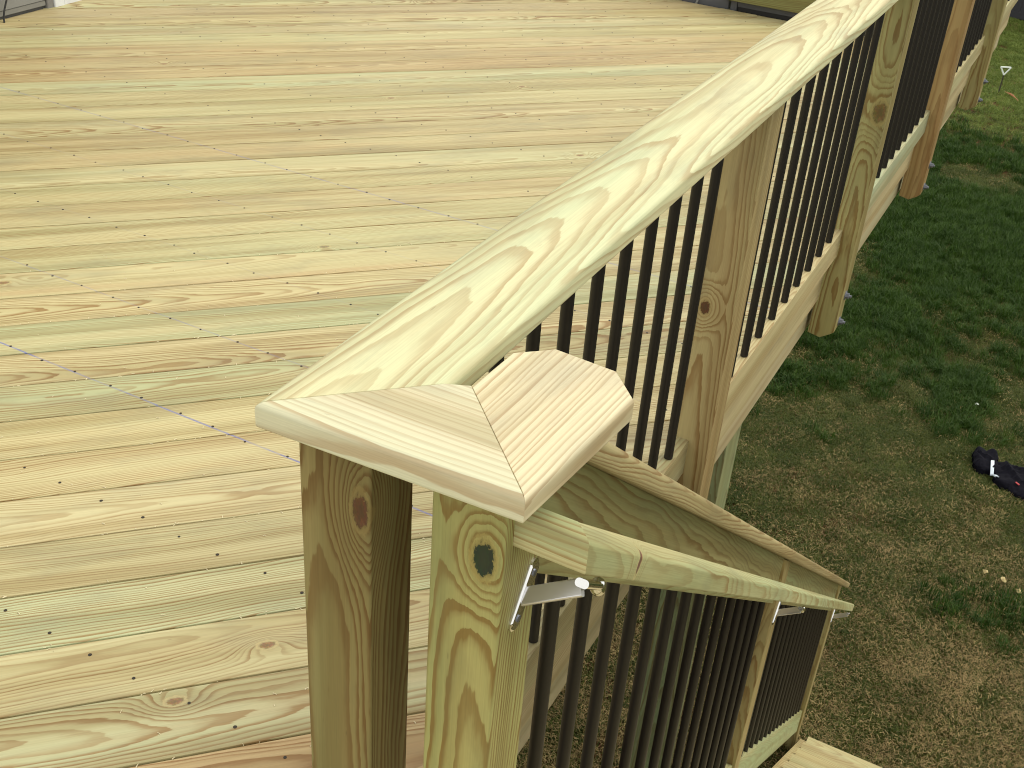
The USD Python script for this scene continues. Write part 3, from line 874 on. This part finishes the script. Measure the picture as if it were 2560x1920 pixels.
stp = [(x, y, jacket_z(x, y) + .004) for (x, y) in ((.795, 7.61), (.803, 7.57), (.811, 7.53), (.822, 7.49), (.840, 7.455), (.862, 7.43))]
sv, sf = [], []
for i, p in enumerate(stp):
    for d in (-.012, .012):
        for h_ in (0, .012):
            sv.append((p[0] + d, p[1] + d * .3, p[2] + h_))
for i in range(len(stp) - 1):
    a = i * 4
    sf += [(a + 1, a + 3, a + 7), (a + 1, a + 7, a + 5), (a, a + 1, a + 5), (a, a + 5, a + 4), (a + 3, a + 2, a + 6), (a + 3, a + 6, a + 7)]
emit(jk, "reflective_strip", np.array(sv), np.array(sf), "reflective_white", 40)
emit(jk, "label", *bar((1.010, 7.42, jacket_z(1.010, 7.42) + .006), np.array([.8, -.6, 0]), np.array([.6, .8, 0]), Z_, -.018, .018, .014, .006, .002, 2), "red_label", 30)

tz = ground_z(-.63, 18.3)
tool = thing("garden_tool", "thin garden stake with a white triangular handle standing in the grass", "garden tool", (0, 0, 0))
hc = np.array([-.655, 17.95, tz + .36])
emit(tool, "shaft", *cyl((-.655, 17.95, tz - .05), hc - Z_ * .06, .010, 8), "dark_steel", 40)
rr_ = np.array([rt[0], rt[1], 0])
tpts = [hc + rr_ * -.075 + Z_ * .055, hc + rr_ * .075 + Z_ * .055, hc - Z_ * .06, hc + rr_ * -.075 + Z_ * .055]
emit(tool, "handle", *join(*[cyl(tpts[i], tpts[i + 1], .0115, 8) for i in range(3)]), "white_plastic", 40)
ov = []
for k in range(5):
    q = k * .022
    ov.append(tube([(-.575 + q, 18.05 - q, tz + .03), (-.50 + q * .8, 17.93 - q, tz + .05 + .01 * (k % 2)), (-.40 + q * .5, 17.80 - q, tz + .045), (-.34 + q * .2, 17.72 - q * .6, tz + .02)], .009, 6))
m = emit("/World", "plastic_netting", *join(*ov), "orange_plastic", 40)
tag(m, "faded orange strip of plastic lying in the grass beside the white-handled stake", "netting")


def scrap(name, label, cat, x, y, s, mat, group=None):
    z0 = ground_z(x, y) + .045
    pts = []
    a = rng.uniform(0, 6)
    for k in range(9):
        t = 2 * math.pi * k / 9
        r_ = s * (0.6 + .5 * rng.random())
        pts.append((x + r_ * math.cos(t + a), y + 1.3 * r_ * math.sin(t + a), z0 + rng.uniform(-.006, .010)))
    v = np.array([(x, y, z0 + .012)] + pts + [(p[0], p[1], p[2] - .003) for p in pts])
    f = [(0, 1 + k, 1 + (k + 1) % 9) for k in range(9)] + [t for k in range(9) for t in ((1 + k, 10 + k, 10 + (k + 1) % 9), (1 + k, 10 + (k + 1) % 9, 1 + (k + 1) % 9))]
    m = emit("/World", name, v, np.array(f), mat, 30)
    tag(m, label, cat, group)


scrap("paper_scrap", "small pale scrap of paper on the grass above the dark jacket", "paper scrap", .544, 8.51, .020, "paper_white")
usdkit.material(stage, L + "/dry_leaf", {"b": ("principled_bsdf", {"base_color": (.42, .34, .15), "roughness": .7})}, [], surface="b.BSDF")
for (x, y, w_) in ((.966, 6.29, "leftmost"), (1.09, 6.26, "middle one"), (1.20, 6.20, "rightmost")):
    scrap("dry_leaf", f"pale dry leaf on the worn grass below the jacket, {w_} of three", "leaf", x, y, .022, "dry_leaf", "pale leaves below the jacket")

# sawdust and shavings left on the deck boards
parts = []
for _ in range(900):
    i = rng.randrange(-4, 12)
    n = B0 + BS * i + (rng.uniform(-.006, .006) if rng.random() < .7 else rng.uniform(0, BS))
    t = rng.uniform(-2.6, .8)
    c = Dn * n + Dd * t
    if not (-3.6 < c[0] < -.05 and -1.6 < c[1] < 4):
        continue
    a = rng.uniform(0, 3.14)
    d = np.array([math.cos(a), math.sin(a), 0]) * rng.uniform(.001, .0045)
    sd = np.array([-math.sin(a), math.cos(a), 0]) * rng.uniform(.0005, .0012)
    q = c + Z_ * (DZ + .0012)
    parts.append((np.array([q - d - sd, q - d + sd, q + d + sd * .6, q + d - sd * .6, q + Z_ * .0016]), np.array([(0, 3, 4), (3, 2, 4), (2, 1, 4), (1, 0, 4)])))
plain("pale_sawdust", (.74, .66, .44), .9)
s = emit("/World", "sawdust", *join(*parts), "pale_sawdust", 0)
tag(s, "pale sawdust and shavings scattered along the deck seams", "sawdust", kind="stuff")

# ------------------------------------------------------------------ grass and straw
def grass_mat(name, a, b, tr=.25):
    usdkit.material(stage, f"{L}/{name}", {
        "oi": ("object_info", {}), "ge": ("geometry", {}),
        "ad": ("math", {"math_type": "add"}), "fr": ("math", {"math_type": "fraction"}),
        "r": ("rgb_ramp", {"ramp": [(0.0, a), (1.0, b)]}),
        "d": ("principled_bsdf", {"roughness": .6, "specular_ior_level": .25}), "t": ("translucent_bsdf", {}), "m": ("mix_closure", {"fac": tr})},
        [("oi.random", "ad.value1"), ("ge.random_per_island", "ad.value2"), ("ad.value", "fr.value1"), ("fr.value", "r.fac"), ("r.color", "d.base_color"), ("r.color", "t.color"), ("d.BSDF", "m.closure1"), ("t.BSDF", "m.closure2")], surface="m.closure")


grass_mat("lush_blade", (.016, .045, .004), (.046, .092, .010))
grass_mat("thin_blade", (.032, .056, .008), (.115, .135, .028))
grass_mat("bright_blade", (.085, .130, .020), (.185, .240, .048))
grass_mat("straw_blade", (.13, .085, .030), (.42, .32, .14), .15)


def tuft(n, h, spread, lean, seed, wid=.0028, flat=False):
    g_ = np.random.default_rng(seed)
    v, f = [], []
    for _ in range(n):
        a, r_ = g_.uniform(0, 2 * math.pi), spread * math.sqrt(g_.random())
        c = np.array([r_ * math.cos(a), r_ * math.sin(a), -.004])
        d = g_.uniform(0, 2 * math.pi)
        dd = np.array([math.cos(d), math.sin(d), 0])
        sd = np.array([-dd[1], dd[0], 0]) * wid * g_.uniform(.7, 1.3)
        H_ = h * g_.uniform(.5, 1.25)
        if flat:
            c[2] = g_.uniform(.004, .03)
            e = c + dd * H_ + Z_ * g_.uniform(-.012, .018)
            mid_ = (c + e) / 2 + Z_ * .004
        else:
            le = lean * g_.uniform(.2, 1.3)
            mid_ = c + Z_ * H_ * .6 + dd * le * H_ * .35
            e = c + Z_ * H_ * (1 - .25 * le) + dd * le * H_
        k = len(v)
        v += [c - sd, c + sd, mid_ - sd * .8, mid_ + sd * .8, e]
        f += [(k, k + 1, k + 3), (k, k + 3, k + 2), (k + 2, k + 3, k + 4)]
    return np.array(v), np.array(f)


protos = []
pi = UsdGeom.PointInstancer.Define(stage, "/World/grass")
tag(pi, "worn lawn grass, lush and dark near the deck and strawy below it", "grass", kind="stuff")
holder = UsdGeom.Scope.Define(stage, "/World/grass/kinds")
kinds = [("lush_tuft", "lush_blade", dict(n=46, h=.085, spread=.06, lean=.7)), ("thin_tuft", "thin_blade", dict(n=44, h=.034, spread=.075, lean=1.0, wid=.0022)), ("straw_tuft", "straw_blade", dict(n=30, h=.025, spread=.08, lean=1, flat=True, wid=.0013)), ("bright_tuft", "bright_blade", dict(n=40, h=.045, spread=.075, lean=.9))]
for nm, mt, kw in kinds:
    for s in range(3):
        m = emit("/World/grass/kinds", nm, *tuft(seed=s + 31, **kw), mt, 0)
        protos.append(m.GetPath())
pi.CreatePrototypesRel().SetTargets(protos)
pos, idx, ori, scl = [], [], [], []


def add(n, x0, x1, y0, y1, seed):
    g_ = np.random.default_rng(seed)
    P = np.column_stack([g_.uniform(x0, x1, n), g_.uniform(y0, y1, n), np.zeros(n)])
    z_ = ZG + (meshkit.fbm(P * 1.1, 3, 3) - .5) * .07 + (meshkit.fbm(P * 5.0, 3, 8) - .5) * .035
    big = meshkit.fbm(P * .55 + 3.3, 4, 21)
    small = meshkit.fbm(P * 2.6, 3, 40)
    for (x, y, _), zq, b, s in zip(P, z_, big, small):
        lush = np.clip((y - 7.9 + (s - .5) * 4) / 3.0, 0, 1) * np.clip((16.2 - y) / 2.0, 0, 1) * np.clip((b - .30) * 6, 0, 1)
        lush = max(lush, np.clip((b - .60) * 6, 0, 1) * np.clip((y - 5.2) / 1.5, 0, 1) * .8)
        if x < .25 and y < 7.0:
            lush *= .15
        far = np.clip((y - 15.0) / 2.5, 0, 1)
        worn = np.clip((7.6 - y + (s - .5) * 3 + .5 * (x - .5)) / 3.0, 0, 1)
        u = g_.random()
        bare = worn * np.clip((.56 - s) * 6, 0, 1) * .75
        if u < bare:
            if g_.random() < .45:
                continue
        p_l, p_s = lush * .9, (.10 + .42 * worn) * (1 - lush) * (1 - .75 * far)
        u = g_.random()
        kd = 0 if u < p_l else (2 if u < p_l + p_s else 1)
        if kd == 1 and g_.random() < worn * .30:
            continue
        if kd == 1 and g_.random() < far:
            kd = 3
        pos.append((x, y, zq)); idx.append(kd * 3 + int(g_.integers(3)))
        a = g_.uniform(0, 2 * math.pi)
        ori.append((math.cos(a / 2), 0, 0, math.sin(a / 2)))
        q = g_.uniform(.7, 1.25)
        scl.append((q, q, q * (1 + .3 * lush)))


add(26000, -1.6, 3.0, 3.2, 9.0, 1)
add(15000, -2.0, 3.0, 9.0, 15.0, 2)
add(13000, -2.4, 3.0, 15.0, 23.2, 3)
add(3000, -2.4, .25, .8, 4.0, 4)
add(2500, 3.0, 6.0, 3.0, 18.0, 5)
pi.CreatePositionsAttr(Vt.Vec3fArray.FromNumpy(np.array(pos, np.float32)))
pi.CreateProtoIndicesAttr(Vt.IntArray.FromNumpy(np.array(idx, np.int32)))
pi.CreateOrientationsAttr(Vt.QuathArray([Gf.Quath(float(q[0]), 0.0, 0.0, float(q[3])) for q in ori]))
pi.CreateScalesAttr(Vt.Vec3fArray.FromNumpy(np.array(scl, np.float32)))
